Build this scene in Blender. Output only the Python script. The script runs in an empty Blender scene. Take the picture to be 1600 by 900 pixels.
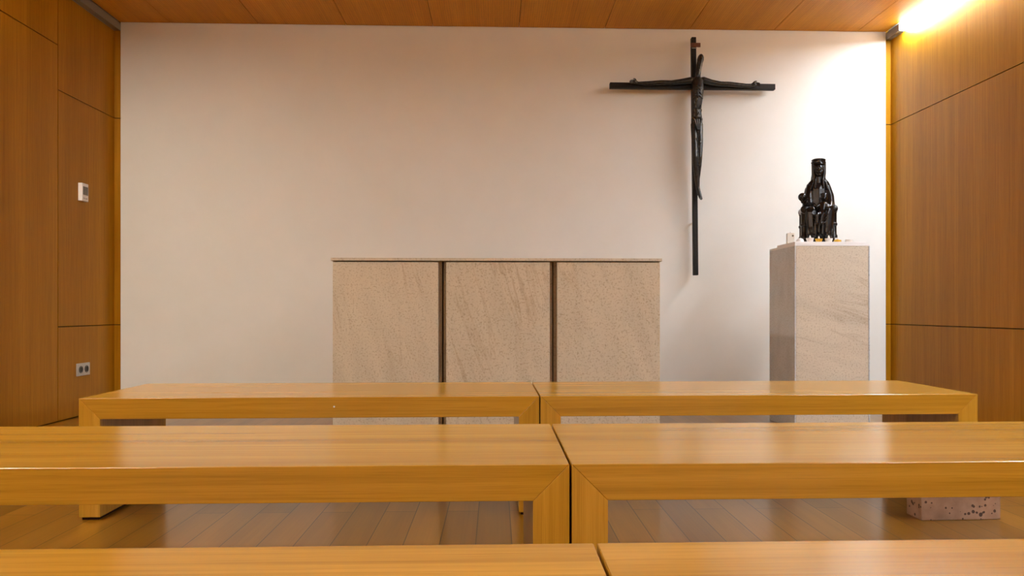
import bpy, bmesh, math, random
from mathutils import Vector, Matrix

random.seed(7)
scene = bpy.context.scene
COL = scene.collection
PI = math.pi

# ------------------------------------------------------------------ helpers
def link(o, parent=None):
    COL.objects.link(o)
    if parent is not None:
        o.parent = parent
    return o


def tag(o, label, cat, group=None):
    o['label'] = label
    o['category'] = cat
    if group:
        o['group'] = group
    return o


def thing(name, label, cat, loc=(0, 0, 0), rotz=0.0, group=None):
    o = bpy.data.objects.new(name, None)
    o.empty_display_size = 0.05
    o.location = loc
    o.rotation_euler = (0, 0, rotz)
    link(o)
    return tag(o, label, cat, group)


def obj(name, bm, mats, parent=None, smooth=None, bevel=None, segs=2):
    """links a bmesh as ONE mesh object; smooth = auto-smooth angle in degrees"""
    me = bpy.data.meshes.new(name)
    bmesh.ops.recalc_face_normals(bm, faces=bm.faces)
    if smooth is not None:
        lim = math.radians(smooth)
        for f in bm.faces:
            f.smooth = True
        for e in bm.edges:
            if len(e.link_faces) == 2:
                e.smooth = e.calc_face_angle(0.0) < lim
    bm.to_mesh(me)
    bm.free()
    o = bpy.data.objects.new(name, me)
    for m in (mats if isinstance(mats, (list, tuple)) else [mats]):
        me.materials.append(m)
    link(o, parent)
    if bevel:
        b = o.modifiers.new('bevel', 'BEVEL')
        b.width = bevel
        b.segments = segs
        b.limit_method = 'ANGLE'
        b.angle_limit = math.radians(35)
        b.harden_normals = False
    return o


def struct(name, bm, mats, parent=None, **k):
    o = obj(name, bm, mats, parent, **k)
    o['kind'] = 'structure'
    return o


def copy_tree(o, parent=None):
    c = o.copy()
    COL.objects.link(c)
    if parent is not None:
        c.parent = parent
    for ch in list(o.children):
        copy_tree(ch, c)
    return c


def box(bm, x0, x1, y0, y1, z0, z1, mi=0):
    vs = [bm.verts.new(p) for p in ((x0, y0, z0), (x1, y0, z0), (x1, y1, z0), (x0, y1, z0),
                                    (x0, y0, z1), (x1, y0, z1), (x1, y1, z1), (x0, y1, z1))]
    for q in ((0, 3, 2, 1), (4, 5, 6, 7), (0, 1, 5, 4), (1, 2, 6, 5), (2, 3, 7, 6), (3, 0, 4, 7)):
        f = bm.faces.new([vs[i] for i in q])
        f.material_index = mi
    return bm


def prism_xz(bm, pts, y0, y1, mi=0):
    a = [bm.verts.new((p[0], y0, p[1])) for p in pts]
    b = [bm.verts.new((p[0], y1, p[1])) for p in pts]
    n = len(pts)
    fs = [bm.faces.new(a), bm.faces.new(b[::-1])]
    for i in range(n):
        j = (i + 1) % n
        fs.append(bm.faces.new((a[j], a[i], b[i], b[j])))
    for f in fs:
        f.material_index = mi
    return bm


def lathe(bm, prof, n=32, c=(0, 0, 0), wob=None):
    """prof: list of (radius, z); closed at ends where radius is 0"""
    rings = []
    for r, z in prof:
        if r < 1e-6:
            rings.append([bm.verts.new((c[0], c[1], c[2] + z))])
        else:
            ring = []
            for i in range(n):
                a = 2 * PI * i / n
                rr = r * (wob(a, z) if wob else 1)
                ring.append(bm.verts.new((c[0] + rr * math.cos(a), c[1] + rr * math.sin(a), c[2] + z)))
            rings.append(ring)
    for A, B in zip(rings, rings[1:]):
        if len(A) == 1 and len(B) == 1:
            continue
        for i in range(n):
            j = (i + 1) % n
            if len(A) == 1:
                bm.faces.new((A[0], B[i], B[j]))
            elif len(B) == 1:
                bm.faces.new((A[i], A[j], B[0]))
            else:
                bm.faces.new((A[i], A[j], B[j], B[i]))
    return bm


def cap(bm, p0, r0, p1, r1, sub=2, flat=(1, 1, 1)):
    """tapered capsule: the hull of two (squashed) balls"""
    tmp = bmesh.new()
    for p, r in ((p0, r0), (p1, r1)):
        m = Matrix.Translation(p) @ Matrix.Diagonal((r * flat[0], r * flat[1], r * flat[2], 1))
        bmesh.ops.create_icosphere(tmp, subdivisions=sub, radius=1, matrix=m)
    bmesh.ops.delete(tmp, geom=list(tmp.edges), context='EDGES_FACES')
    h = bmesh.ops.convex_hull(tmp, input=list(tmp.verts))
    faces = [g for g in h['geom'] if isinstance(g, bmesh.types.BMFace)]
    new = {}
    for f in faces:
        vs = []
        for v in f.verts:
            key = v.co.to_tuple(7)
            if key not in new:
                new[key] = bm.verts.new(v.co)
            vs.append(new[key])
        if len(set(vs)) == len(vs):
            try:
                bm.faces.new(vs)
            except ValueError:
                pass
    tmp.free()


def chain(bm, pts, flat=(1, 1, 1), sub=2):
    for (a, ra), (b, rb) in zip(pts, pts[1:]):
        cap(bm, a, ra, b, rb, sub, flat)


def ball(bm, c, r, sub=3, rot=None):
    if not isinstance(r, (tuple, list)):
        r = (r, r, r)
    m = Matrix.Translation(c)
    if rot is not None:
        m = m @ rot
    m = m @ Matrix.Diagonal((r[0], r[1], r[2], 1))
    bmesh.ops.create_icosphere(bm, subdivisions=sub, radius=1, matrix=m)


def fused(name, bm, mat, parent, voxel, smooth=4):
    """overlapping volumes fused into one continuous skin"""
    me = bpy.data.meshes.new(name)
    bmesh.ops.recalc_face_normals(bm, faces=bm.faces)
    bm.to_mesh(me)
    bm.free()
    o = bpy.data.objects.new(name, me)
    COL.objects.link(o)
    r = o.modifiers.new('r', 'REMESH')
    r.mode = 'VOXEL'
    r.voxel_size = voxel
    r.use_smooth_shade = True
    if smooth:
        s = o.modifiers.new('s', 'SMOOTH')
        s.factor = 0.5
        s.iterations = smooth
    bpy.context.view_layer.update()
    dg = bpy.context.evaluated_depsgraph_get()
    me2 = bpy.data.meshes.new_from_object(o.evaluated_get(dg))
    o.modifiers.clear()
    o.data = me2
    me2.name = name
    bpy.data.meshes.remove(me)
    me2.materials.clear()
    me2.materials.append(mat)
    for p in me2.polygons:
        p.use_smooth = True
    if parent is not None:
        o.parent = parent
    return o


# ------------------------------------------------------------------ materials
def new_mat(name):
    m = bpy.data.materials.new(name)
    m.use_nodes = True
    nt = m.node_tree
    for n in list(nt.nodes):
        nt.nodes.remove(n)
    out = nt.nodes.new('ShaderNodeOutputMaterial')
    b = nt.nodes.new('ShaderNodeBsdfPrincipled')
    nt.links.new(b.outputs[0], out.inputs[0])
    return m, nt, b


def node(nt, typ, ins=None, **props):
    n = nt.nodes.new(typ)
    for k, v in props.items():
        setattr(n, k, v)
    for k, v in (ins or {}).items():
        s = n.inputs[k]
        if hasattr(v, 'links') or isinstance(v, bpy.types.NodeSocket):
            nt.links.new(v, s)
        else:
            s.default_value = v
    return n


def ramp(nt, fac, stops):
    r = nt.nodes.new('ShaderNodeValToRGB')
    e = r.color_ramp.elements
    while len(e) < len(stops):
        e.new(0.5)
    for el, (p, c) in zip(e, stops):
        el.position = p
        el.color = (*c, 1)
    nt.links.new(fac, r.inputs[0])
    return r.outputs[0]


def mixc(nt, fac, a, b, mode='MIX'):
    n = nt.nodes.new('ShaderNodeMix')
    n.data_type = 'RGBA'
    n.blend_type = mode
    for sock, v in ((n.inputs[0], fac), (n.inputs[6], a), (n.inputs[7], b)):
        if isinstance(v, bpy.types.NodeSocket):
            nt.links.new(v, sock)
        else:
            sock.default_value = v if not isinstance(v, tuple) else (*v, 1)
    return n.outputs[2]


def coords(nt, randomise=True):
    tc = nt.nodes.new('ShaderNodeTexCoord')
    if not randomise:
        return tc.outputs['Object']
    oi = nt.nodes.new('ShaderNodeObjectInfo')
    mul = node(nt, 'ShaderNodeVectorMath', operation='SCALE', ins={0: (13.0, 7.0, 9.0)})
    nt.links.new(oi.outputs['Random'], mul.inputs['Scale'])
    add = node(nt, 'ShaderNodeVectorMath', operation='ADD', ins={0: tc.outputs['Object'], 1: mul.outputs[0]})
    return add.outputs[0]


def wood(name, dark, mid, light, axis, rough=0.3, across=1.0, spec=0.5, contrast=1.0, perforated=False, coat=0.0):
    """veneer with its grain running along axis (0,1,2)"""
    m, nt, b = new_mat(name)
    co = coords(nt)
    def stretched(lo, hi):
        s = [hi * across] * 3
        s[axis] = lo
        return node(nt, 'ShaderNodeMapping', ins={0: co, 3: tuple(s)}).outputs[0]
    n1 = node(nt, 'ShaderNodeTexNoise', ins={0: stretched(0.35, 7.0), 'Scale': 1.0, 'Detail': 3.0, 'Roughness': 0.55, 'Distortion': 0.6})
    n2 = node(nt, 'ShaderNodeTexNoise', ins={0: stretched(1.3, 70.0), 'Scale': 1.0, 'Detail': 4.0, 'Roughness': 0.65, 'Distortion': 0.3})
    n3 = node(nt, 'ShaderNodeTexNoise', ins={0: stretched(9.0, 330.0), 'Scale': 1.0, 'Detail': 2.0, 'Roughness': 0.5})
    c = ramp(nt, n1.outputs[0], [(0.5 - 0.22 / contrast, dark), (0.5, mid), (0.5 + 0.22 / contrast, light)])
    f = ramp(nt, n2.outputs[0], [(0.34, (0.78, 0.755, 0.72)), (0.55, (1, 1, 1)), (0.75, (1.06, 1.06, 1.06))])
    c = mixc(nt, 0.85 * contrast, c, f, 'MULTIPLY')
    f3 = ramp(nt, n3.outputs[0], [(0.35, (0.80, 0.78, 0.74)), (0.5, (1, 1, 1))])
    c = mixc(nt, 0.55, c, f3, 'MULTIPLY')
    if perforated:
        sep = node(nt, 'ShaderNodeSeparateXYZ')
        tc = nt.nodes.new('ShaderNodeTexCoord')
        nt.links.new(tc.outputs['Object'], sep.inputs[0])
        acc = []
        for k in (0, 1):
            d = node(nt, 'ShaderNodeMath', operation='DIVIDE', ins={0: sep.outputs[k], 1: 0.016})
            fr = node(nt, 'ShaderNodeMath', operation='FRACT', ins={0: d.outputs[0]})
            sb = node(nt, 'ShaderNodeMath', operation='SUBTRACT', ins={0: fr.outputs[0], 1: 0.5})
            sq = node(nt, 'ShaderNodeMath', operation='POWER', ins={0: sb.outputs[0], 1: 2.0})
            acc.append(sq.outputs[0])
        s = node(nt, 'ShaderNodeMath', operation='ADD', ins={0: acc[0], 1: acc[1]})
        hole = node(nt, 'ShaderNodeMath', operation='LESS_THAN', ins={0: s.outputs[0], 1: 0.024})
        k = node(nt, 'ShaderNodeMath', operation='MULTIPLY', ins={0: hole.outputs[0], 1: 0.55})
        c = mixc(nt, k.outputs[0], c, (0.05, 0.02, 0.004))
    nt.links.new(c, b.inputs['Base Color'])
    rr = node(nt, 'ShaderNodeMapRange', ins={0: n2.outputs[0], 1: 0.3, 2: 0.7, 3: rough * 1.02, 4: rough * 0.98})
    nt.links.new(rr.outputs[0], b.inputs['Roughness'])
    b.inputs['Specular IOR Level'].default_value = spec
    b.inputs['Coat Weight'].default_value = coat
    b.inputs['Coat Roughness'].default_value = 0.12
    return m


def plain(name, col, rough=0.5, metal=0.0, spec=0.5, noise=0.06, scale=40.0, bump=0.03):
    m, nt, b = new_mat(name)
    co = coords(nt, False)
    n = node(nt, 'ShaderNodeTexNoise', ins={0: co, 'Scale': scale, 'Detail': 4.0})
    lo = tuple(c * (1 - noise) for c in col)
    hi = tuple(min(1, c * (1 + noise)) for c in col)
    nt.links.new(ramp(nt, n.outputs[0], [(0.3, lo), (0.7, hi)]), b.inputs['Base Color'])
    b.inputs['Roughness'].default_value = rough
    b.inputs['Metallic'].default_value = metal
    b.inputs['Specular IOR Level'].default_value = spec
    if bump:
        bp = node(nt, 'ShaderNodeBump', ins={'Strength': bump, 'Distance': 0.002, 'Height': n.outputs[0]})
        nt.links.new(bp.outputs[0], b.inputs['Normal'])
    return m


def plaster():
    m, nt, b = new_mat('white_plaster')
    co = coords(nt, False)
    n = node(nt, 'ShaderNodeTexNoise', ins={0: co, 'Scale': 2.2, 'Detail': 5.0, 'Roughness': 0.6})
    nt.links.new(ramp(nt, n.outputs[0], [(0.3, WALL_LO), (0.7, WALL_HI)]), b.inputs['Base Color'])
    b.inputs['Roughness'].default_value = 0.85
    b.inputs['Specular IOR Level'].default_value = 0.2
    n2 = node(nt, 'ShaderNodeTexNoise', ins={0: co, 'Scale': 140.0, 'Detail': 3.0})
    bp = node(nt, 'ShaderNodeBump', ins={'Strength': 0.06, 'Distance': 0.003, 'Height': n2.outputs[0]})
    nt.links.new(bp.outputs[0], b.inputs['Normal'])
    return m


def stone(name, base, vein, tilt, veinamt=0.5, rough=0.6):
    m, nt, b = new_mat(name)
    co = coords(nt)
    rt = node(nt, 'ShaderNodeMapping', ins={0: co, 2: (0, tilt, 0)})
    mp = node(nt, 'ShaderNodeMapping', ins={0: rt.outputs[0], 3: (4.0, 4.0, 0.8)})
    n1 = node(nt, 'ShaderNodeTexNoise', ins={0: mp.outputs[0], 'Scale': 2.6, 'Detail': 6.0, 'Roughness': 0.6, 'Distortion': 0.5})
    lo = tuple(c * 0.90 for c in base)
    hi = tuple(min(1, c * 1.06) for c in base)
    c = ramp(nt, n1.outputs[0], [(0.3, lo), (0.5, base), (0.7, hi)])
    mp2 = node(nt, 'ShaderNodeMapping', ins={0: rt.outputs[0], 3: (6.0, 6.0, 0.75)})
    n2 = node(nt, 'ShaderNodeTexNoise', ins={0: mp2.outputs[0], 'Scale': 1.5, 'Detail': 4.0, 'Roughness': 0.5, 'Distortion': 0.25})
    v = ramp(nt, n2.outputs[0], [(0.475, (0, 0, 0)), (0.5, (1, 1, 1)), (0.525, (0, 0, 0))])
    n0 = node(nt, 'ShaderNodeTexNoise', ins={0: co, 'Scale': 2.0, 'Detail': 2.0})
    msk = node(nt, 'ShaderNodeMapRange', ins={0: n0.outputs[0], 1: 0.45, 2: 0.65, 3: 0.0, 4: veinamt})
    k = node(nt, 'ShaderNodeMath', operation='MULTIPLY', ins={0: v, 1: msk.outputs[0]})
    c = mixc(nt, k.outputs[0], c, vein)
    n3 = node(nt, 'ShaderNodeTexNoise', ins={0: co, 'Scale': 105.0, 'Detail': 4.0, 'Roughness': 0.7})
    sp = ramp(nt, n3.outputs[0], [(0.35, (0.66, 0.61, 0.55)), (0.48, (1, 1, 1))])
    c = mixc(nt, 0.9, c, sp, 'MULTIPLY')
    nt.links.new(c, b.inputs['Base Color'])
    b.inputs['Roughness'].default_value = rough
    b.inputs['Specular IOR Level'].default_value = 0.3
    bp = node(nt, 'ShaderNodeBump', ins={'Strength': 0.10, 'Distance': 0.002, 'Height': n3.outputs[0]})
    nt.links.new(bp.outputs[0], b.inputs['Normal'])
    return m


def travertine():
    m, nt, b = new_mat('pitted_travertine')
    co = coords(nt, False)
    n1 = node(nt, 'ShaderNodeTexNoise', ins={0: co, 'Scale': 18.0, 'Detail': 5.0})
    c = ramp(nt, n1.outputs[0], [(0.3, (0.27, 0.155, 0.09)), (0.7, (0.41, 0.255, 0.165))])
    vo = node(nt, 'ShaderNodeTexVoronoi', ins={0: co, 'Scale': 62.0, 'Randomness': 1.0})
    n2 = node(nt, 'ShaderNodeTexNoise', ins={0: co, 'Scale': 20.0, 'Detail': 2.0})
    th = node(nt, 'ShaderNodeMapRange', ins={0: n2.outputs[0], 1: 0.42, 2: 0.70, 3: 0.0, 4: 0.5})
    pit = node(nt, 'ShaderNodeMath', operation='LESS_THAN', ins={0: vo.outputs['Distance'], 1: th.outputs[0]})
    c = mixc(nt, pit.outputs[0], c, (0.07, 0.035, 0.02))
    nt.links.new(c, b.inputs['Base Color'])
    b.inputs['Roughness'].default_value = 0.6
    bp = node(nt, 'ShaderNodeBump', ins={'Strength': 0.5, 'Distance': 0.004, 'Height': pit.outputs[0]}, invert=True)
    nt.links.new(bp.outputs[0], b.inputs['Normal'])
    return m


def floor_boards():
    m, nt, b = new_mat('floor_boards')
    co = coords(nt, False)
    mp = node(nt, 'ShaderNodeMapping', ins={0: co, 1: (0.03, 0.063, 0), 2: (0, 0, PI / 2)})
    br = node(nt, 'ShaderNodeTexBrick', ins={0: mp.outputs[0], 'Color1': (0.74, 0.74, 0.74, 1), 'Color2': (1.16, 1.16, 1.16, 1),
                                             'Mortar': (0.12, 0.1, 0.09, 1), 'Scale': 1.0, 'Mortar Size': 0.0016, 'Mortar Smooth': 0.1,
                                             'Bias': 0.0, 'Brick Width': 1.35, 'Row Height': 0.112}, offset=0.37, offset_frequency=2)
    ms = node(nt, 'ShaderNodeMapping', ins={0: co, 3: (11.0, 0.7, 1.0)})
    n1 = node(nt, 'ShaderNodeTexNoise', ins={0: ms.outputs[0], 'Scale': 1.0, 'Detail': 4.0, 'Roughness': 0.6, 'Distortion': 0.4})
    ms2 = node(nt, 'ShaderNodeMapping', ins={0: co, 3: (120.0, 1.5, 1.0)})
    n2 = node(nt, 'ShaderNodeTexNoise', ins={0: ms2.outputs[0], 'Scale': 1.0, 'Detail': 3.0})
    c = ramp(nt, n1.outputs[0], [(0.28, FLOOR[0]), (0.5, FLOOR[1]), (0.75, FLOOR[2])])
    c = mixc(nt, 1.0, c, br.outputs['Color'], 'MULTIPLY')
    f = ramp(nt, n2.outputs[0], [(0.35, (0.82, 0.8, 0.77)), (0.55, (1, 1, 1))])
    c = mixc(nt, 0.45, c, f, 'MULTIPLY')
    nt.links.new(c, b.inputs['Base Color'])
    b.inputs['Roughness'].default_value = 0.30
    b.inputs['Specular IOR Level'].default_value = 0.4
    b.inputs['Coat Weight'].default_value = 0.32
    b.inputs['Coat Roughness'].default_value = 0.12
    return m


def emitter(name, col, strength):
    m, nt, b = new_mat(name)
    b.inputs['Base Color'].default_value = (0.8, 0.8, 0.8, 1)
    b.inputs['Emission Color'].default_value = (*col, 1)
    b.inputs['Emission Strength'].default_value = strength
    return m


WALL_LO, WALL_HI = (0.775, 0.765, 0.695), (0.815, 0.805, 0.74)
FLOOR = ((0.175, 0.073, 0.003), (0.22, 0.097, 0.005), (0.275, 0.126, 0.010))

LAMP = (0.88, 1.0, 1.14)
LAMP_STRENGTH = 265.0
LEFT_Y = 4.20

M = {}
VEN = ((0.33, 0.136, 0.003), (0.405, 0.178, 0.006), (0.48, 0.226, 0.012))
M['veneer_v'] = wood('wall_veneer', *VEN, axis=2, rough=0.38, contrast=0.8, spec=0.14)
CEI = tuple(tuple(min(1, 1.55 * c) for c in v) for v in VEN)
M['ceil'] = wood('ceiling_veneer', *CEI, axis=1, rough=0.5, contrast=0.5, spec=0.25, perforated=True)
OAK = ((0.41, 0.201, 0.014), (0.515, 0.262, 0.022), (0.615, 0.328, 0.037))
M['oak_x'] = wood('oak_lengthwise', *OAK, axis=0, rough=0.20, contrast=0.9, across=1.5)
M['oak_z'] = wood('oak_upright', *OAK, axis=2, rough=0.22, contrast=0.9, across=1.5)
M['plaster'] = plaster()
M['floor'] = floor_boards()
M['dark'] = plain('shadow_gap', (0.02, 0.012, 0.006), rough=0.9, spec=0.1, bump=0)
M['altar'] = stone('altar_limestone', (0.575, 0.505, 0.375), (0.38, 0.28, 0.17), 0.27, 0.5)
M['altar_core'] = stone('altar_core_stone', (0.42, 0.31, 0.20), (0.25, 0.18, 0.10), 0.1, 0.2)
M['pedestal'] = stone('pedestal_limestone', (0.60, 0.525, 0.405), (0.36, 0.27, 0.175), 1.27, 0.75)
M['pedestal_cool_lit'] = stone('pedestal_cool_lit_stone', (0.585, 0.60, 0.605), (0.44, 0.44, 0.44), 0.5, 0.4)  # cool side light put into the grey-blue colour of the side panels
M['marble'] = plain('white_marble', (0.82, 0.79, 0.75), rough=0.35, noise=0.03, scale=12)
M['travertine'] = travertine()
M['bronze'] = plain('dark_bronze', (0.022, 0.021, 0.018), rough=0.33, metal=0.25, spec=0.4, noise=0.55, scale=60, bump=0.5)
M['cross'] = plain('blackened_wood', (0.010, 0.0075, 0.0055), rough=0.55, spec=0.22, noise=0.4, scale=70, bump=0.2)
M['plate'] = plain('reddish_wood', (0.10, 0.026, 0.010), rough=0.5, noise=0.25)
M['band'] = plain('grey_band', (0.32, 0.29, 0.26), rough=0.4, metal=0.3)
M['statue'] = plain('dark_polished_wood', (0.006, 0.004, 0.003), rough=0.26, spec=0.42, noise=0.35, scale=45, bump=0.12)
M['throne'] = plain('dark_throne_wood', (0.006, 0.0045, 0.003), rough=0.30, spec=0.4, noise=0.35, scale=45, bump=0.12)
M['alu'] = plain('grey_aluminium', (0.30, 0.29, 0.27), rough=0.45, metal=0.6, noise=0.03, bump=0)
M['diff_off'] = plain('unlit_diffuser', (0.22, 0.20, 0.17), rough=0.4, noise=0.02, bump=0)
M['lit'] = emitter('lit_diffuser', LAMP, LAMP_STRENGTH)
M['lit_left'] = emitter('dimmed_diffuser', (1.0, 0.97, 0.88), LAMP_STRENGTH * 0.66)
M['lit_side'] = emitter('lit_profile_side', LAMP, LAMP_STRENGTH * 0.06)
M['white_plastic'] = plain('white_plastic', (0.82, 0.78, 0.72), rough=0.4, noise=0.01, bump=0)
M['screen'] = plain('grey_screen', (0.16, 0.15, 0.12), rough=0.2, noise=0.05, bump=0)
M['steel'] = plain('brushed_steel', (0.52, 0.50, 0.47), rough=0.4, metal=0.5, noise=0.05, bump=0)
M['black'] = plain('black_plastic', (0.012, 0.011, 0.010), rough=0.4, noise=0.1, bump=0)
M['felt'] = plain('brown_felt', (0.03, 0.012, 0.006), rough=0.95, spec=0.1)
M['wax'] = plain('white_wax', (0.86, 0.84, 0.80), rough=0.45, noise=0.02, bump=0)
M['gold'] = plain('gold_foil', (0.85, 0.52, 0.07), rough=0.3, metal=0.6, noise=0.15, bump=0)
M['cream'] = plain('cream_wax', (0.74, 0.70, 0.60), rough=0.5, noise=0.03, bump=0)
M['greyglass'] = plain('grey_ceramic', (0.45, 0.40, 0.36), rough=0.3, noise=0.1, bump=0)

# ------------------------------------------------------------------ room
XL, XR = -2.830, 3.030          # side walls
WXL, WXR = -2.778, 2.985        # the white wall panel
YW, YB = 5.690, -3.4            # far wall, wall behind the camera
H = 2.853
HJ1, HJ2, HD = 2.148, 0.615, 2.437   # panel joints
G = 0.0030                      # half a joint

bm = bmesh.new()
box(bm, XL - 0.2, XR + 0.2, YB - 0.2, YW + 0.3, -0.12, 0.0)
struct('floor', bm, M['floor'])

bm = bmesh.new()
box(bm, WXL, WXR, YW, YW + 0.10, 0.0, H + 0.04)
struct('wall_back', bm, M['plaster'])

bm = bmesh.new()                                   # dark void behind the shadow gaps at the far end
box(bm, XL - 0.2, XR + 0.2, YW + 0.105, YW + 0.14, 0.0, H + 0.14)
struct('trim_3', bm, M['dark'])

bm = bmesh.new()
box(bm, XL - 0.05, XR + 0.05, YB - 0.05, YB, 0, H)
struct('wall_rear', bm, M['plaster'])


def clad(name, side):
    """veneered side wall: panels over a dark backing"""
    bm = bmesh.new()
    X = XL if side < 0 else XR
    t = 0.02
    def pan(y0, y1, z0, z1):
        box(bm, min(X, X + side * t), max(X, X + side * t), y0 + G, y1 - G, z0 + G, z1 - G, 0)
    top = H + 0.02
    if side < 0:
        pan(4.98, YW + 0.04, 0.004, HJ2)
        pan(4.98, YW + 0.04, HJ2, HJ1)
        pan(4.98, YW + 0.04, HJ1, top)
        y = 4.98
        for w in (1.25, 1.25):
            pan(y - w, y, 0.004, HD)
            y -= w
        pan(2.48, 4.98, HD, top)
        pan(YB, 2.48, 0.004, HJ2)
        pan(YB, 2.48, HJ2, HJ1)
        pan(YB, 2.48, HJ1, top)
    else:
        for z0, z1 in ((0.004, HJ2), (HJ2, HJ1), (HJ1, top)):
            pan(2.3, YW + 0.04, z0, z1)
            pan(YB, 2.3, z0, z1)
    box(bm, min(X + side * t, X + side * 0.05), max(X + side * t, X + side * 0.05), YB, YW + 0.05, 0, top, 1)
    return struct(name, bm, [M['veneer_v'], M['dark']])


clad('wall_left', -1)
clad('wall_right', 1)

# slim veneer strips between the white wall and the side walls
for nm, x0, x1 in (('trim_1', XL, WXL - 0.004), ('trim_2', WXR + 0.004, XR)):
    bm = bmesh.new()
    for z0, z1 in ((0.0, HJ2), (HJ2, HJ1), (HJ1, H + 0.02)):
        box(bm, x0, x1, YW + 0.012, YW + 0.035, z0 + G, z1 - G)
    struct(nm, bm, M['veneer_v'])

# panelled ceiling
bm = bmesh.new()
js = [0.174 + 0.646 * k for k in range(-5, 6)]
edges = [WXL] + [j for j in js if WXL + 0.05 < j < WXR - 0.05] + [WXR]
ys = [YB, -1.2, 1.2, 3.6, YW - 0.009]
for a, b_ in zip(edges, edges[1:]):
    box(bm, a + 0.002, b_ - 0.002, YB, YW - 0.009, H, H + 0.018, 0)
box(bm, XL - 0.06, XR + 0.06, YB, YW + 0.1, H + 0.075, H + 0.10, 1)
struct('ceiling', bm, [M['ceil'], M['dark']])

# ------------------------------------------------------------------ linear lights in the ceiling corners
def light_line(name, label, side, y0, y1, mat, side_mat):
    """opal profile hanging in the slot between ceiling and side wall"""
    zb = 2.794
    t = thing(name, label, 'ceiling light', ((XL if side < 0 else XR), (y0 + y1) / 2, zb), 0)
    h = (y1 - y0) / 2
    w = abs((WXL - XL) if side < 0 else (XR - WXR)) - 0.0015
    hh = H - zb
    s = -side                                     # towards the room
    def bar(xa, xb, za, zb_, mi=0, bm=None):
        xa, xb = sorted((s * xa, s * xb))
        return box(bm, xa, xb, -h, h, za, zb_, mi)
    bm = bmesh.new()                              # metal channel: wall flange, top plate, room-side rim
    bar(0.0005, 0.003, 0.0, hh + 0.017, bm=bm)
    bar(0.0005, w, hh + 0.014, hh + 0.0175, bm=bm)
    bar(w - 0.004, w, 0.0, 0.004, bm=bm)
    obj('housing', bm, M['alu'], t)
    bm = bmesh.new()
    bar(0.0035, w - 0.0045, 0.002, 0.006, bm=bm)
    obj('diffuser', bm, mat, t)
    bm = bmesh.new()
    bar(w - 0.004, w, 0.0045, hh - 0.004, bm=bm)
    obj('side_diffuser', bm, side_mat, t)
    return t


light_line('linear_light', 'lit white strip light along the ceiling corner above the right wood wall', 1, YB, 5.50, M['lit'], M['lit_side'])
light_line('linear_light', 'short unlit grey end section of the strip light on the right, touching the white wall', 1, 5.501, YW + 0.012, M['diff_off'], M['diff_off'])
light_line('linear_light', 'unlit grey strip light in the ceiling corner above the left wood wall', -1, LEFT_Y + 0.001, YW + 0.012, M['diff_off'], M['diff_off'])
light_line('linear_light', 'lit strip light along the ceiling corner above the left wall, out of the frame', -1, YB, LEFT_Y, M['lit_left'], M['lit_side'])

# ------------------------------------------------------------------ benches
BL, BD, BH, BT = 1.590, 0.532, 0.420, 0.072
def make_bench():
    t = thing('oak_bench', '', 'bench')
    h = BL / 2
    bm = bmesh.new()
    prism_xz(bm, [(-h, BH), (-h + BT, BH - BT), (h - BT, BH - BT), (h, BH)], 0, BD)
    obj('seat', bm, M['oak_x'], t, bevel=0.0016)
    for s in (-1, 1):
        bm = bmesh.new()
        e = 0.0002
        prism_xz(bm, [(s * h, BH - e), (s * h, 0.010), (s * (h - BT), 0.010), (s * (h - BT), BH - BT - e)], 0, BD)
        lg = obj('leg', bm, M['oak_z'], t, bevel=0.0010)
        bm = bmesh.new()
        box(bm, min(s * (h - 0.008), s * (h - BT + 0.008)), max(s * (h - 0.008), s * (h - BT + 0.008)), 0.008, BD - 0.008, 0.0, 0.010)
        obj('glide', bm, M['felt'], lg)
    return t


proto = make_bench()
GAP = 0.0048
rows = [  # front Y, X of the gap, turn, words
    (2.668, 0.155, 0.55, 'in the far row before the altar', 'far'),
    (1.490, 0.1475, 0.0, 'in the middle row', 'middle'),
    (0.455, 0.1300, 0.0, 'in the near row at the bottom edge', 'near'),
]
first = True
for yf, xg, rot, words, _ in rows:
    for s, side in ((-1, 'left'), (1, 'right')):
        b = proto if first else copy_tree(proto)
        first = False
        a = math.radians(rot)
        dx = s * (GAP / 2 + BL / 2)
        b.location = (xg + dx * math.cos(a), yf + dx * math.sin(a), 0)
        b.rotation_euler = (0, 0, a)
        b['label'] = f'{side} oak bench of the pair {words}'
        b['group'] = 'oak waterfall benches in rows'

bm = bmesh.new()
lathe(bm, [(0.0, 0.0), (0.0032, 0.0), (0.0026, 0.0014), (0.0, 0.0018)], 16)
bmesh.ops.rotate(bm, verts=bm.verts, matrix=Matrix.Rotation(PI / 2, 3, 'X'))
bmesh.ops.translate(bm, verts=bm.verts, vec=(0.0765, 0.0, 0.387))
plug = obj('plug', bm, M['white_plastic'], proto, smooth=40)
plug['label'] = 'tiny white plug on the bench front'

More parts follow.
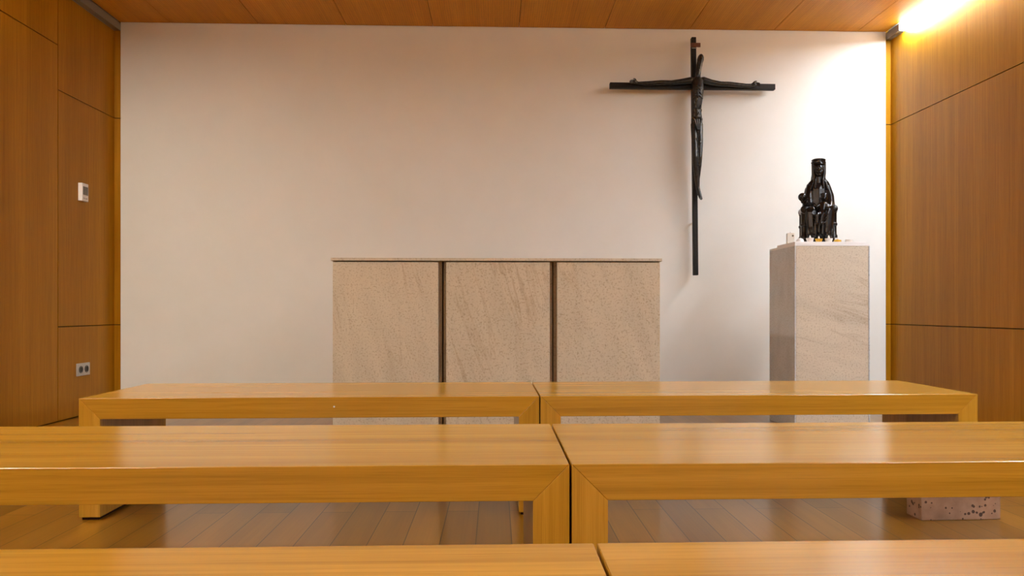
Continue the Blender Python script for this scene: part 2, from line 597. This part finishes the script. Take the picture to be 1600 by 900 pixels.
# ------------------------------------------------------------------ altar
t = thing('stone_altar', 'wide beige limestone altar of three blocks behind the far benches', 'altar', (0.0085, 4.10, 0))
AX = (-0.8875, -0.3205, -0.2785, 0.284, 0.324, 0.887)
AD = 0.62
bm = bmesh.new()
box(bm, -0.8975, 0.8975, -0.006, AD + 0.006, 0.991, 1.006)
obj('tabletop', bm, M['altar'], t, bevel=0.001)
for i in range(3):
    bm = bmesh.new()
    box(bm, AX[2 * i], AX[2 * i + 1], 0.0, 0.03, 0.0, 0.984)
    obj('front_slab', bm, M['altar'], t, bevel=0.0012)
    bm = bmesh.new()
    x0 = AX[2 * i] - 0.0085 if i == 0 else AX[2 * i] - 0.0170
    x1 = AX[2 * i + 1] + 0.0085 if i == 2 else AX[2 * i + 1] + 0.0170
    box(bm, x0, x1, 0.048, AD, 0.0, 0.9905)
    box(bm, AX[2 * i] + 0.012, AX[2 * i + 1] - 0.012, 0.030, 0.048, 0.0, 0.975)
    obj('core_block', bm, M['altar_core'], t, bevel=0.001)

# ------------------------------------------------------------------ pedestal
px0, px1, py0, py1, ph = 1.805, 2.267, 4.507, 4.929, 1.112
pcx, pcy = (px0 + px1) / 2, (py0 + py1) / 2
t = thing('stone_pedestal', 'tall square limestone pedestal standing by the right end of the white wall', 'pedestal', (pcx, pcy, 0))
hw, hd = (px1 - px0) / 2, (py1 - py0) / 2
T = 0.007
bm = bmesh.new(); box(bm, -hw + T + 0.002, hw - T - 0.002, -hd + 0.0015, -hd + 0.02, 0, ph)
obj('front_panel', bm, M['pedestal'], t, bevel=0.0008)
bm = bmesh.new(); box(bm, -hw + T + 0.0008, hw - T - 0.0008, hd - 0.02, hd - 0.001, 0, ph)
obj('rear_panel', bm, M['pedestal'], t, bevel=0.0008)
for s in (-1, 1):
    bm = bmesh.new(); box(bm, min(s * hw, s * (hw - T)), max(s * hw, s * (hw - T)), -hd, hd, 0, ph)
    o = obj('side_panel', bm, M['pedestal_cool_lit'], t, bevel=0.0008)
bm = bmesh.new(); box(bm, -hw, hw, -hd, hd, ph + 0.0003, ph + 0.0125)
o = obj('cap_slab', bm, M['marble'], t, bevel=0.001)
o['label'] = 'thin white slab capping the pedestal'
CAPZ = ph + 0.0263
bm = bmesh.new(); box(bm, px0 + 0.002, px1 - 0.024, py0 + 0.002, py1 - 0.13, ph + 0.0130, CAPZ)
tag(obj('marble_board', bm, M['marble'], None, bevel=0.001), 'thin white board lying on top of the stone pedestal, under the statue', 'board')

# ------------------------------------------------------------------ travertine block
t0 = (1.604, 2.555)
bm = bmesh.new()
box(bm, -0.142, 0.142, -0.045, 0.045, 0, 0.15)
o = obj('travertine_block', bm, M['travertine'], None, bevel=0.002)
o.location = (t0[0], t0[1] + 0.045, 0.0)
o.rotation_euler = (0, 0, math.radians(1.5))
tag(o, 'pitted pinkish travertine block on the floor below the middle right bench', 'stone block')

# ------------------------------------------------------------------ crucifix
cx, cy, cz = 1.479, 5.585, 2.3955
cr = thing('crucifix', 'large dark crucifix with a gaunt bronze figure hanging on the white wall', 'crucifix', (cx, cy, cz))
LEAN = math.radians(0.55)
bm = bmesh.new()
box(bm, -0.0172, 0.0172, 0.0, 0.042, -1.412, 0.366)
bmesh.ops.rotate(bm, verts=bm.verts, matrix=Matrix.Rotation(-LEAN, 3, 'Y'))
obj('upright', bm, M['cross'], cr, bevel=0.004)
bm = bmesh.new()
box(bm, -0.632, 0.612, 0.001, 0.043, -0.020, 0.022)
obj('crossbeam', bm, M['cross'], cr, bevel=0.003)
for z in (0.0, -1.0):                                       # pegs that hold it off the wall
    bm = bmesh.new()
    box(bm, 0.008, 0.016, 0.042, YW - cy - 0.0005, z - 0.004, z + 0.004)
    bmesh.ops.rotate(bm, verts=bm.verts, matrix=Matrix.Rotation(-LEAN, 3, 'Y'))
    obj('wall_peg', bm, M['cross'], cr)
bm = bmesh.new()
box(bm, -0.030, 0.044, -0.009, 0.0, 0.288, 0.319)
obj('title_plate', bm, M['plate'], cr, bevel=0.002)
bm = bmesh.new()
box(bm, -0.0205, 0.0160, -0.004, 0.0, 0.278, 0.284)
obj('band', bm, M['band'], cr, bevel=0.001)

bm = bmesh.new()
V = Vector
hr = Matrix.Rotation(math.radians(8), 4, 'Y')
ball(bm, V((0.029, -0.062, 0.178)), (0.0245, 0.028, 0.040), rot=hr)
cap(bm, V((0.027, -0.080, 0.158)), 0.013, V((0.016, -0.082, 0.105)), 0.007)          # beard
cap(bm, V((0.030, -0.089, 0.186)), 0.0035, V((0.028, -0.096, 0.172)), 0.005)         # nose
cap(bm, V((0.017, -0.082, 0.192)), 0.004, V((0.041, -0.082, 0.194)), 0.004)          # brow
cap(bm, V((0.021, -0.089, 0.161)), 0.0028, V((0.033, -0.089, 0.162)), 0.0028)        # mouth
for x in (0.0065, 0.051):
    ball(bm, V((x, -0.058, 0.176)), (0.004, 0.007, 0.010), sub=2)                    # ears
chain(bm, [(V((0.024, -0.050, 0.15)), 0.020), (V((0.014, -0.040, 0.05)), 0.021)])    # neck and hair
chain(bm, [(V((0.041, -0.050, 0.17)), 0.011), (V((0.028, -0.052, 0.09)), 0.009), (V((0.020, -0.055, 0.03)), 0.007)])
chain(bm, [(V((0.014, -0.050, 0.17)), 0.010), (V((0.004, -0.052, 0.09)), 0.009), (V((0.006, -0.058, 0.02)), 0.006)])
FL = (1, 0.72, 1)
chain(bm, [(V((-0.022, -0.036, 0.028)), 0.024), (V((0.046, -0.036, 0.030)), 0.024)], FL)
chain(bm, [(V((0.012, -0.044, 0.012)), 0.044), (V((0.010, -0.052, -0.045)), 0.046), (V((0.008, -0.050, -0.11)), 0.041),
           (V((0.004, -0.042, -0.19)), 0.035), (V((0.005, -0.040, -0.255)), 0.041), (V((0.006, -0.042, -0.30)), 0.043)], FL)
for k in range(4):                                                                     # ribs
    z = -0.03 - 0.024 * k
    for s in (-1, 1):
        cap(bm, V((0.009 + s * 0.008, -0.085, z + 0.006)), 0.0038, V((0.009 + s * 0.036, -0.066, z - 0.010)), 0.0032)
chain(bm, [(V((-0.016, -0.046, -0.30)), 0.025), (V((-0.016, -0.064, -0.43)), 0.023), (V((-0.015, -0.078, -0.545)), 0.0205),
           (V((-0.011, -0.070, -0.60)), 0.0200), (V((0.002, -0.050, -0.70)), 0.0150), (V((0.012, -0.042, -0.77)), 0.012)])
chain(bm, [(V((0.026, -0.042, -0.30)), 0.026), (V((0.026, -0.058, -0.43)), 0.022), (V((0.020, -0.068, -0.545)), 0.0200),
           (V((0.019, -0.060, -0.60)), 0.0190), (V((0.016, -0.036, -0.70)), 0.0145), (V((0.020, -0.026, -0.77)), 0.012)])
chain(bm, [(V((0.012, -0.042, -0.765)), 0.0130), (V((0.021, -0.058, -0.815)), 0.0150), (V((0.029, -0.068, -0.846)), 0.0120)], (1, 0.8, 1))
chain(bm, [(V((0.020, -0.028, -0.765)), 0.013), (V((0.028, -0.042, -0.815)), 0.014), (V((0.036, -0.052, -0.848)), 0.011)], (1, 0.8, 1))
for k in range(5):
    cap(bm, V((0.021 + 0.0035 * k, -0.074 + 0.003 * k, -0.842)), 0.0034, V((0.024 + 0.004 * k, -0.080 + 0.003 * k, -0.860 + 0.002 * k)), 0.003)
ARMS = {
    -1: [((-0.036, -0.032, 0.032), 0.025), ((-0.110, -0.026, 0.022), 0.0210), ((-0.180, -0.022, 0.014), 0.0190), ((-0.255, -0.018, 0.016), 0.0195),
         ((-0.330, -0.018, 0.011), 0.0180), ((-0.425, -0.018, 0.010), 0.0120)],
    1: [((0.058, -0.032, 0.034), 0.025), ((0.120, -0.026, 0.020), 0.0210), ((0.190, -0.022, 0.010), 0.0190), ((0.255, -0.018, 0.010), 0.0190),
        ((0.330, -0.018, 0.003), 0.0175), ((0.415, -0.018, 0.000), 0.0120)],
}
for s, pts in ARMS.items():
    pts = [(V(p), r) for p, r in pts]
    chain(bm, pts)
    w = pts[-1][0]
    palm = w + V((s * 0.028, -0.006, 0.010))
    cap(bm, w, 0.011, palm, 0.0165, flat=(1, 0.7, 1))
    for k, ln in enumerate((0.030, 0.036, 0.034, 0.026)):
        b0 = palm + V((s * 0.008, -0.004, 0.011 - 0.0075 * k))
        b1 = b0 + V((s * ln * 0.62, -0.006, -0.003))
        b2 = b1 + V((s * ln * 0.30, -0.006 + 0.001 * k, -0.004))
        chain(bm, [(b0, 0.0040), (b1, 0.0036), (b2, 0.0030)], sub=1)
    th = palm + V((-s * 0.010, -0.006, 0.012))
    chain(bm, [(th, 0.0045), (th + V((s * 0.012, -0.010, 0.005)), 0.0045), (th + V((s * 0.022, -0.014, 0.004)), 0.0038)], sub=1)
# sinews and modelling marks over the body
rng = random.Random(3)
for k in range(46):
    z = rng.uniform(-0.62, 0.0)
    half = 0.030 if z > -0.32 else 0.026
    x = 0.006 + rng.uniform(-half, half)
    y = -0.068 - 0.012 * (1 - ((x - 0.006) / half) ** 2)
    if z < -0.32:
        y -= 0.004
    ball(bm, V((x, y, z)), (rng.uniform(0.003, 0.006), 0.005, rng.uniform(0.008, 0.02)), sub=1)
fused('figure', bm, M['bronze'], cr, 0.0026, smooth=2)
bm = bmesh.new()                                             # cloth at the hips
chain(bm, [(V((-0.016, -0.054, -0.262)), 0.022), (V((0.006, -0.062, -0.270)), 0.026), (V((0.026, -0.052, -0.264)), 0.022)], (1, 0.8, 1))
chain(bm, [(V((0.004, -0.062, -0.275)), 0.028), (V((0.006, -0.064, -0.335)), 0.024), (V((0.010, -0.064, -0.375)), 0.012)], (1, 0.8, 1))
for k in range(4):
    cap(bm, V((-0.022 + 0.017 * k, -0.080, -0.268)), 0.006, V((0.0 + 0.006 * k, -0.084, -0.345)), 0.005)
fused('loincloth', bm, M['bronze'], cr, 0.0026, smooth=3)

# ------------------------------------------------------------------ seated mother and child statue
st = thing('statue', 'dark carved statue of a crowned seated woman holding a child on the pedestal', 'statue', (2.029, 4.700, CAPZ), math.radians(-17))
SM = M['statue']
# throne
bm = bmesh.new()
box(bm, -0.098, 0.098, -0.085, 0.085, 0.0, 0.020)
box(bm, -0.090, 0.090, -0.072, 0.085, 0.020, 0.034)
obj('throne_base', bm, M['throne'], st, bevel=0.004)
for s in (-1, 1):
    bm = bmesh.new()
    x = s * 0.083
    col = [(0, 0.034), (0.026, 0.034), (0.026, 0.050), (0.021, 0.056), (0.021, 0.108), (0.026, 0.113), (0.026, 0.124), (0.0215, 0.129), (0.0215, 0.19), (0.025, 0.195), (0, 0.20)]
    lathe(bm, col, 24, (x, -0.052, 0))
    lathe(bm, col, 24, (x, 0.060, 0))
    box(bm, x - 0.014, x + 0.014, -0.052, 0.060, 0.034, 0.195)
    obj('throne_side', bm, M['throne'], st, smooth=40)
    bm = bmesh.new()                                          # rounded arm rest, lying front to back
    lathe(bm, [(0, -0.085), (0.017, -0.085), (0.025, -0.079), (0.027, -0.070), (0.024, -0.04), (0.024, 0.06), (0.027, 0.075), (0.018, 0.088), (0, 0.088)], 28)
    bmesh.ops.rotate(bm, verts=bm.verts, matrix=Matrix.Rotation(-PI / 2, 3, 'X'))
    bmesh.ops.translate(bm, verts=bm.verts, vec=(x, 0, 0.214))
    obj('throne_arm', bm, M['throne'], st, smooth=40)
bm = bmesh.new()
box(bm, -0.072, 0.072, 0.062, 0.082, 0.034, 0.24)
obj('throne_back', bm, M['throne'], st, bevel=0.004)
# the woman: one continuous carved body
bm = bmesh.new()
ball(bm, V((0.004, -0.026, 0.462)), (0.0265, 0.030, 0.042))
cap(bm, V((0.004, -0.053, 0.474)), 0.0035, V((0.004, -0.062, 0.459)), 0.0058, sub=2)            # nose
for s in (-1, 1):
    cap(bm, V((0.004 + s * 0.006, -0.054, 0.477)), 0.0035, V((0.004 + s * 0.018, -0.048, 0.475)), 0.003)   # brows
    ball(bm, V((0.004 + s * 0.0105, -0.0520, 0.469)), (0.0052, 0.004, 0.0034), sub=2)            # eyes
    ball(bm, V((0.004 + s * 0.014, -0.046, 0.453)), (0.009, 0.009, 0.010), sub=2)                # cheeks
cap(bm, V((-0.003, -0.0550, 0.445)), 0.0032, V((0.011, -0.0550, 0.445)), 0.0032)                 # lips
ball(bm, V((0.004, -0.048, 0.431)), (0.011, 0.010, 0.009), sub=2)                                # chin
cap(bm, V((0.003, -0.012, 0.43)), 0.024, V((0.003, -0.008, 0.38)), 0.030)                        # neck
chain(bm, [(V((-0.040, 0.0, 0.364)), 0.030), (V((0.046, 0.0, 0.364)), 0.030)], (1, 0.95, 1))
chain(bm, [(V((0.003, -0.006, 0.345)), 0.057), (V((0.003, -0.008, 0.29)), 0.058), (V((0.003, -0.004, 0.21)), 0.066)], (1, 0.8, 1))
# her right arm, out to the orb
chain(bm, [(V((-0.044, -0.004, 0.350)), 0.028), (V((-0.056, -0.018, 0.285)), 0.027), (V((-0.054, -0.050, 0.240)), 0.023), (V((-0.082, -0.088, 0.252)), 0.018)])
hp = V((-0.094, -0.098, 0.258))
ball(bm, hp, (0.016, 0.016, 0.012))
for k in range(4):
    a = math.radians(-150 + 40 * k)
    b0 = hp + V((0.010 * math.cos(a), 0.010 * math.sin(a), 0.002))
    b1 = hp + V((0.025 * math.cos(a), 0.025 * math.sin(a), 0.012))
    b2 = hp + V((0.028 * math.cos(a), 0.028 * math.sin(a), 0.024 - 0.002 * abs(k - 1)))
    chain(bm, [(b0, 0.0050), (b1, 0.0044), (b2, 0.0036)], sub=1)
chain(bm, [(hp + V((0.008, 0.004, 0.0)), 0.005), (hp + V((0.024, 0.006, 0.010)), 0.0045), (hp + V((0.028, 0.0, 0.020)), 0.0036)], sub=1)
# her left arm, round the child
chain(bm, [(V((0.052, -0.004, 0.350)), 0.028), (V((0.066, -0.014, 0.30)), 0.029), (V((0.070, -0.038, 0.245)), 0.026), (V((0.064, -0.095, 0.222)), 0.017)])
hp2 = V((0.056, -0.112, 0.222))
ball(bm, hp2, (0.013, 0.014, 0.011))
for k in range(4):
    b0 = hp2 + V((-0.004, -0.008 + 0.001 * k, 0.008 - 0.006 * k))
    b1 = b0 + V((-0.014, -0.006, 0.001))
    b2 = b1 + V((-0.010 + 0.001 * k, 0.001, -0.001))
    chain(bm, [(b0, 0.0042), (b1, 0.0038), (b2, 0.0032)], sub=1)
chain(bm, [(hp2 + V((0.0, 0.002, 0.010)), 0.0045), (hp2 + V((-0.006, -0.004, 0.020)), 0.004), (hp2 + V((-0.012, -0.008, 0.024)), 0.0034)], sub=1)
# mantle hanging over both arms to the seat
for s in (-1, 1):
    chain(bm, [(V((s * 0.050, 0.010, 0.345)), 0.028), (V((s * 0.062, 0.006, 0.27)), 0.030), (V((s * 0.062, -0.005, 0.20)), 0.034)])
# lap, legs under the robe
for s in (-1, 1):
    chain(bm, [(V((s * 0.035, 0.0, 0.192)), 0.050), (V((s * 0.046, -0.085, 0.190)), 0.042), (V((s * 0.043, -0.096, 0.10)), 0.036), (V((s * 0.044, -0.094, 0.056)), 0.036)])
    chain(bm, [(V((s * 0.030, -0.098, 0.046)), 0.018), (V((s * 0.034, -0.136, 0.042)), 0.012)], (1, 1, 0.8))    # shoes
chain(bm, [(V((0.0, -0.06, 0.19)), 0.046), (V((0.0, -0.080, 0.06)), 0.044)])
for k, x in enumerate((-0.066, -0.046, -0.026, -0.006, 0.014, 0.034, 0.054, 0.070)):             # folds of the robe
    zt = 0.190 - 0.060 * math.exp(-(x / 0.03) ** 2)
    yb = -0.127 + 0.20 * x * x / 0.07
    chain(bm, [(V((x * 0.92, yb + 0.005, zt)), 0.006), (V((x * 0.97, yb + 0.001, 0.11)), 0.0075), (V((x * 1.02, yb - 0.002, 0.052 + 0.010 * (k % 2))), 0.0095)], sub=1)
for k in range(3):                                                                                # sagging folds in the lap
    zc_ = 0.160 - 0.024 * k
    pts = []
    for q in range(7):
        u = -1 + q / 3
        pts.append((V((u * (0.046 - 0.007 * k), -0.124 - 0.004 * (1 - u * u), zc_ + 0.020 * u * u)), 0.0050))
    chain(bm, pts, sub=1)
fused('woman', bm, SM, st, 0.0022, smooth=5)
# veil
bm = bmesh.new()
ball(bm, V((0.004, 0.0, 0.478)), (0.041, 0.036, 0.046))
for s in (-1, 1):
    chain(bm, [(V((0.004 + s * 0.031, -0.014, 0.505)), 0.0125), (V((0.004 + s * 0.031, -0.018, 0.450)), 0.0125), (V((0.004 + s * 0.027, -0.020, 0.415)), 0.0130),
               (V((0.004 + s * 0.029, -0.016, 0.400)), 0.016), (V((0.004 + s * 0.044, -0.012, 0.378)), 0.020)])
    chain(bm, [(V((0.004 + s * 0.022, -0.036, 0.405)), 0.008), (V((0.004 + s * 0.024, -0.048, 0.368)), 0.008), (V((0.004 + s * 0.025, -0.050, 0.350)), 0.006)])
    chain(bm, [(V((0.004 + s * 0.038, -0.026, 0.385)), 0.010), (V((0.004 + s * 0.045, -0.034, 0.360)), 0.008), (V((0.004 + s * 0.049, -0.036, 0.342)), 0.006)])
cap(bm, V((0.004, 0.014, 0.47)), 0.038, V((0.004, 0.026, 0.36)), 0.052, flat=(1, 0.55, 1))
fused('veil', bm, SM, st, 0.0022, smooth=5)
# crown: a low band with studs
bm = bmesh.new()
lathe(bm, [(0.0, 0.498), (0.0395, 0.498), (0.0425, 0.502), (0.0410, 0.507), (0.0405, 0.522), (0.0425, 0.527), (0.0420, 0.532), (0.034, 0.537), (0.018, 0.540), (0.0, 0.541)], 40, (0.004, -0.006, 0))
for k in range(12):
    a = 2 * PI * k / 12
    ball(bm, V((0.004 + 0.041 * math.cos(a), -0.006 + 0.041 * math.sin(a), 0.5145)), (0.004, 0.004, 0.0055), sub=2)
obj('crown', bm, SM, st, smooth=50)
bm = bmesh.new()
ball(bm, hp + V((-0.006, -0.002, 0.0305)), 0.0260, sub=4)
obj('orb', bm, SM, st, smooth=60)
# the child on her lap
bm = bmesh.new()
ball(bm, V((0.037, -0.098, 0.296)), (0.0185, 0.020, 0.0225))
cap(bm, V((0.036, -0.115, 0.300)), 0.002, V((0.036, -0.121, 0.293)), 0.0035)
for s in (-1, 1):
    ball(bm, V((0.036 + s * 0.007, -0.1165, 0.299)), (0.0035, 0.003, 0.0026), sub=2)
    ball(bm, V((0.037 + s * 0.0185, -0.097, 0.296)), (0.003, 0.005, 0.006), sub=2)
cap(bm, V((0.032, -0.1165, 0.2865)), 0.0022, V((0.040, -0.1165, 0.2865)), 0.0022)
cap(bm, V((0.036, -0.094, 0.285)), 0.011, V((0.033, -0.092, 0.265)), 0.014)
chain(bm, [(V((0.014, -0.096, 0.258)), 0.013), (V((0.050, -0.094, 0.258)), 0.013)])
chain(bm, [(V((0.032, -0.094, 0.252)), 0.024), (V((0.024, -0.104, 0.205)), 0.027), (V((0.018, -0.112, 0.190)), 0.027)])
for s in (-1, 1):
    chain(bm, [(V((0.018 + s * 0.012, -0.122, 0.196)), 0.016), (V((0.008 + s * 0.015, -0.146, 0.188)), 0.013), (V((0.002 + s * 0.012, -0.150, 0.140)), 0.010)])
    chain(bm, [(V((0.002 + s * 0.012, -0.150, 0.138)), 0.008), (V((0.0 + s * 0.014, -0.164, 0.133)), 0.006)])
chain(bm, [(V((0.010, -0.098, 0.256)), 0.011), (V((-0.012, -0.116, 0.236)), 0.0095), (V((-0.024, -0.134, 0.248)), 0.007)])
for k in range(4):
    q0 = V((-0.026 + 0.003 * k, -0.136, 0.250))
    chain(bm, [(q0, 0.003), (q0 + V((-0.002, -0.004, 0.008)), 0.0028), (q0 + V((-0.001, -0.007, 0.014 - 0.003 * (k > 1))), 0.0024)], sub=1)
chain(bm, [(V((-0.018, -0.136, 0.248)), 0.003), (V((-0.013, -0.141, 0.254)), 0.0026)], sub=1)
chain(bm, [(V((0.052, -0.098, 0.256)), 0.011), (V((0.058, -0.122, 0.236)), 0.0095), (V((0.050, -0.140, 0.232)), 0.007)])
for k in range(4):
    q0 = V((0.047, -0.142, 0.236 - 0.0035 * k))
    chain(bm, [(q0, 0.003), (q0 + V((-0.007, -0.003, 0.0)), 0.0028), (q0 + V((-0.010, 0.002, 0.0)), 0.0024)], sub=1)
CH = (-0.012, -0.012, -0.020)
fused('child', bm, SM, st, 0.0018, smooth=2).location = CH
bm = bmesh.new()
lathe(bm, [(0.0, 0.308), (0.0200, 0.308), (0.0205, 0.312), (0.0190, 0.314), (0.0195, 0.322), (0.0150, 0.3255), (0.0, 0.327)], 28, (0.037, -0.096, 0))
obj('child_crown', bm, SM, st, smooth=50).location = CH
bm = bmesh.new()
ball(bm, V((0.046, -0.156, 0.234)), (0.009, 0.009, 0.012), sub=3)
obj('fruit', bm, SM, st, smooth=60).location = CH

# ------------------------------------------------------------------ candles and small things on the pedestal
def cup_candle(x, y, label, body, r=0.0215, h=0.020, flame=0.030, lobes=0, group=None, wick=True):
    t = thing('tealight', label, 'candle', (x, y, CAPZ), 0, group)
    wob = (lambda a, z: 1 + 0.13 * math.cos(lobes * a) * min(1, z / h + 0.2)) if lobes else None
    bm = bmesh.new()
    lathe(bm, [(0, 0), (r * 0.74, 0), (r * 0.80, h * 0.25), (r * 0.92, h * 0.7), (r, h), (r * 0.93, h), (r * 0.84, h * 0.8), (0, h * 0.78)], 40, wob=wob)
    obj('cup', bm, body, t, smooth=45)
    bm = bmesh.new()
    lathe(bm, [(0, h * 0.78), (r * 0.80, h * 0.79), (r * 0.5, h * 0.95), (r * 0.26, h * 1.15), (r * 0.20, flame), (r * 0.09, flame + 0.006), (0, flame + 0.008)], 28)
    obj('wax', bm, M['wax'], t, smooth=50)
    if wick:
        bm = bmesh.new()
        lathe(bm, [(0.0008, flame + 0.006), (0.0007, flame + 0.012), (0, flame + 0.0125)], 10)
        obj('wick', bm, M['black'], t, smooth=40)
    return t


yc = py0 + 0.030
cup_candle(1.911, yc, 'white cup candle at the left corner of the statue base', M['wax'], 0.0235, 0.024, 0.034)
cup_candle(1.966, yc, 'gold cup candle with a white tip before the statue', M['gold'], 0.0215, 0.020, 0.030, lobes=8)
cup_candle(2.027, yc, 'white cup candle before the statue, right of the gold one', M['wax'], 0.0235, 0.022, 0.034)
t = thing('tealight', 'low burnt-out gold tealight at the right corner of the statue base', 'candle', (2.081, yc, CAPZ))
bm = bmesh.new()
lathe(bm, [(0, 0), (0.020, 0), (0.0225, 0.004), (0.021, 0.013), (0.0195, 0.0135), (0.0185, 0.006), (0, 0.005)], 36)
obj('cup', bm, M['gold'], t, smooth=45)
bm = bmesh.new()
lathe(bm, [(0, 0.0055), (0.017, 0.006), (0.013, 0.014), (0.004, 0.019), (0, 0.019)], 30)
obj('wax', bm, plain('amber_wax', (0.42, 0.20, 0.02), rough=0.4, bump=0), t, smooth=45)
t = thing('tealight', 'small pale grey tealight standing alone right of the statue', 'candle', (2.154, yc, CAPZ))
bm = bmesh.new()
lathe(bm, [(0, 0), (0.017, 0), (0.0205, 0.003), (0.022, 0.016), (0.0205, 0.016), (0.0185, 0.007), (0, 0.006)], 36)
obj('cup', bm, M['white_plastic'], t, smooth=45)
bm = bmesh.new()
lathe(bm, [(0, 0.0065), (0.015, 0.007), (0.012, 0.017), (0, 0.019)], 30)
obj('wax', bm, M['greyglass'], t, smooth=45)
# lump of wax left of the statue, square candle at the left edge
bm = bmesh.new()
lathe(bm, [(0, 0), (0.024, 0), (0.0235, 0.006), (0.020, 0.014), (0.013, 0.021), (0.005, 0.024), (0, 0.0245)], 32,
      wob=lambda a, z: 1 + 0.06 * math.sin(3 * a + 60 * z))
o = obj('wax_stub', bm, M['wax'], None, smooth=50)
o.location = (1.851, yc + 0.004, CAPZ)
tag(o, 'melted low white candle stub between the square candle and the statue', 'candle')
t = thing('block_candle', 'square cream candle with a dark spot at the left edge of the pedestal', 'candle', (1.838, 4.66, CAPZ), math.radians(-14))
bm = bmesh.new()
box(bm, -0.022, 0.022, -0.022, 0.022, 0, 0.066)
obj('body', bm, M['cream'], t, bevel=0.004, segs=3)
bm = bmesh.new()
lathe(bm, [(0, 0), (0.006, 0), (0.005, 0.0015), (0, 0.002)], 20)
bmesh.ops.rotate(bm, verts=bm.verts, matrix=Matrix.Rotation(PI / 2, 3, 'X'))
bmesh.ops.translate(bm, verts=bm.verts, vec=(0.012, -0.0218, 0.048))
o = obj('spot', bm, M['screen'], t, smooth=40)
o['label'] = 'dark round spot on the candle'
bm = bmesh.new()
lathe(bm, [(0.001, 0.066), (0.0009, 0.074), (0, 0.0745)], 10)
obj('wick', bm, M['black'], t, smooth=40)

# ------------------------------------------------------------------ thermostat and sockets on the left wall
t = thing('thermostat', 'small white thermostat with a grey screen on the left wood wall', 'thermostat', (XL, 5.253, 1.466))
bm = bmesh.new()
box(bm, 0.0, 0.029, -0.039, 0.039, 0, 0.121)
obj('body', bm, M['white_plastic'], t, bevel=0.003, segs=3)
bm = bmesh.new()
box(bm, 0.0285, 0.0297, -0.031, 0.033, 0.042, 0.099)
obj('screen', bm, M['screen'], t, bevel=0.0005)
for k in range(2):
    bm = bmesh.new()
    box(bm, 0.0285, 0.0305, -0.026 + 0.029 * k, -0.004 + 0.029 * k, 0.015, 0.023)
    obj('button', bm, M['greyglass'], t, bevel=0.0008)

t = thing('double_socket', 'steel double power socket low on the left wood wall', 'power socket', (XL, 5.268, 0.319))
bm = bmesh.new()
box(bm, 0.0, 0.010, -0.079, 0.079, -0.0425, 0.0425)
obj('frame', bm, M['steel'], t, bevel=0.002, segs=2)
for k in (-1, 1):
    bm = bmesh.new()
    n = 32
    lathe(bm, [(0.024, 0.0092), (0.0245, 0.0112), (0.0215, 0.0118), (0.0205, 0.0105), (0.0200, 0.0101), (0, 0.0101)], n)
    bmesh.ops.rotate(bm, verts=bm.verts, matrix=Matrix.Rotation(PI / 2, 3, 'Y'))
    bmesh.ops.translate(bm, verts=bm.verts, vec=(0, k * 0.0355, 0))
    so = obj('outlet', bm, M['black'], t, smooth=40)
    for q in (-1, 1):
        bm = bmesh.new()
        box(bm, 0.010, 0.0118, k * 0.0355 - 0.003, k * 0.0355 + 0.003, q * 0.0185 - 0.002, q * 0.0185 + 0.002)
        obj('earth_clip', bm, M['steel'], so)

# ------------------------------------------------------------------ unseen ceiling lights behind the viewer, added to brighten benches and wall
def fill_lamp(x, y):
    t = thing('fill_lamp', 'added round ceiling fill light behind the viewer, unseen', 'ceiling light', (x, y, H), 0, 'added fill lights behind the viewer')
    bm = bmesh.new()
    lathe(bm, [(0.062, 0.0), (0.078, 0.0), (0.078, -0.004), (0.064, -0.006), (0.062, 0.0)], 40)
    obj('ring', bm, M['white_plastic'], t, smooth=40)
    bm = bmesh.new()
    lathe(bm, [(0, -0.0015), (0.061, -0.0015), (0.061, -0.0005), (0, -0.0005)], 40)
    obj('lamp', bm, M['fill_lit'], t)
    return t


FILL_STRENGTH = 205.0
M['fill_lit'] = emitter('lit_fill_lamp', (1.0, 0.72, 0.33), FILL_STRENGTH)
d0 = fill_lamp(-1.5, -1.4)
for x, y in ((0.1, -1.4), (1.7, -1.4), (-1.5, -2.6), (0.1, -2.6), (1.7, -2.6)):
    c = copy_tree(d0)
    c.location = (x, y, H)

# ------------------------------------------------------------------ world, camera, view
w = bpy.data.worlds.new('World')
scene.world = w
w.use_nodes = True
w.node_tree.nodes['Background'].inputs[0].default_value = (0.5, 0.42, 0.34, 1)
w.node_tree.nodes['Background'].inputs[1].default_value = 0.02

F = 1180.0
cam = bpy.data.cameras.new('Camera')
cam.sensor_fit = 'HORIZONTAL'
cam.sensor_width = 36.0
cam.lens = F / 1600.0 * 36.0
cam.shift_x = -(815.0 - 800.0) / 1600.0
cam.shift_y = (484.0 - 450.0) / 1600.0
cam.clip_start = 0.02
co = bpy.data.objects.new('Camera', cam)
co.location = (0, 0, 0.726)
co.rotation_euler = (PI / 2, 0, -math.radians(1.94))
COL.objects.link(co)
scene.camera = co

scene.cycles.use_denoising = True
scene.cycles.max_bounces = 10
scene.cycles.diffuse_bounces = 6
scene.view_settings.view_transform = 'Standard'
scene.view_settings.look = 'None'
scene.view_settings.gamma = 1.0
scene.view_settings.exposure = 0.0
scene.view_settings.use_curve_mapping = False
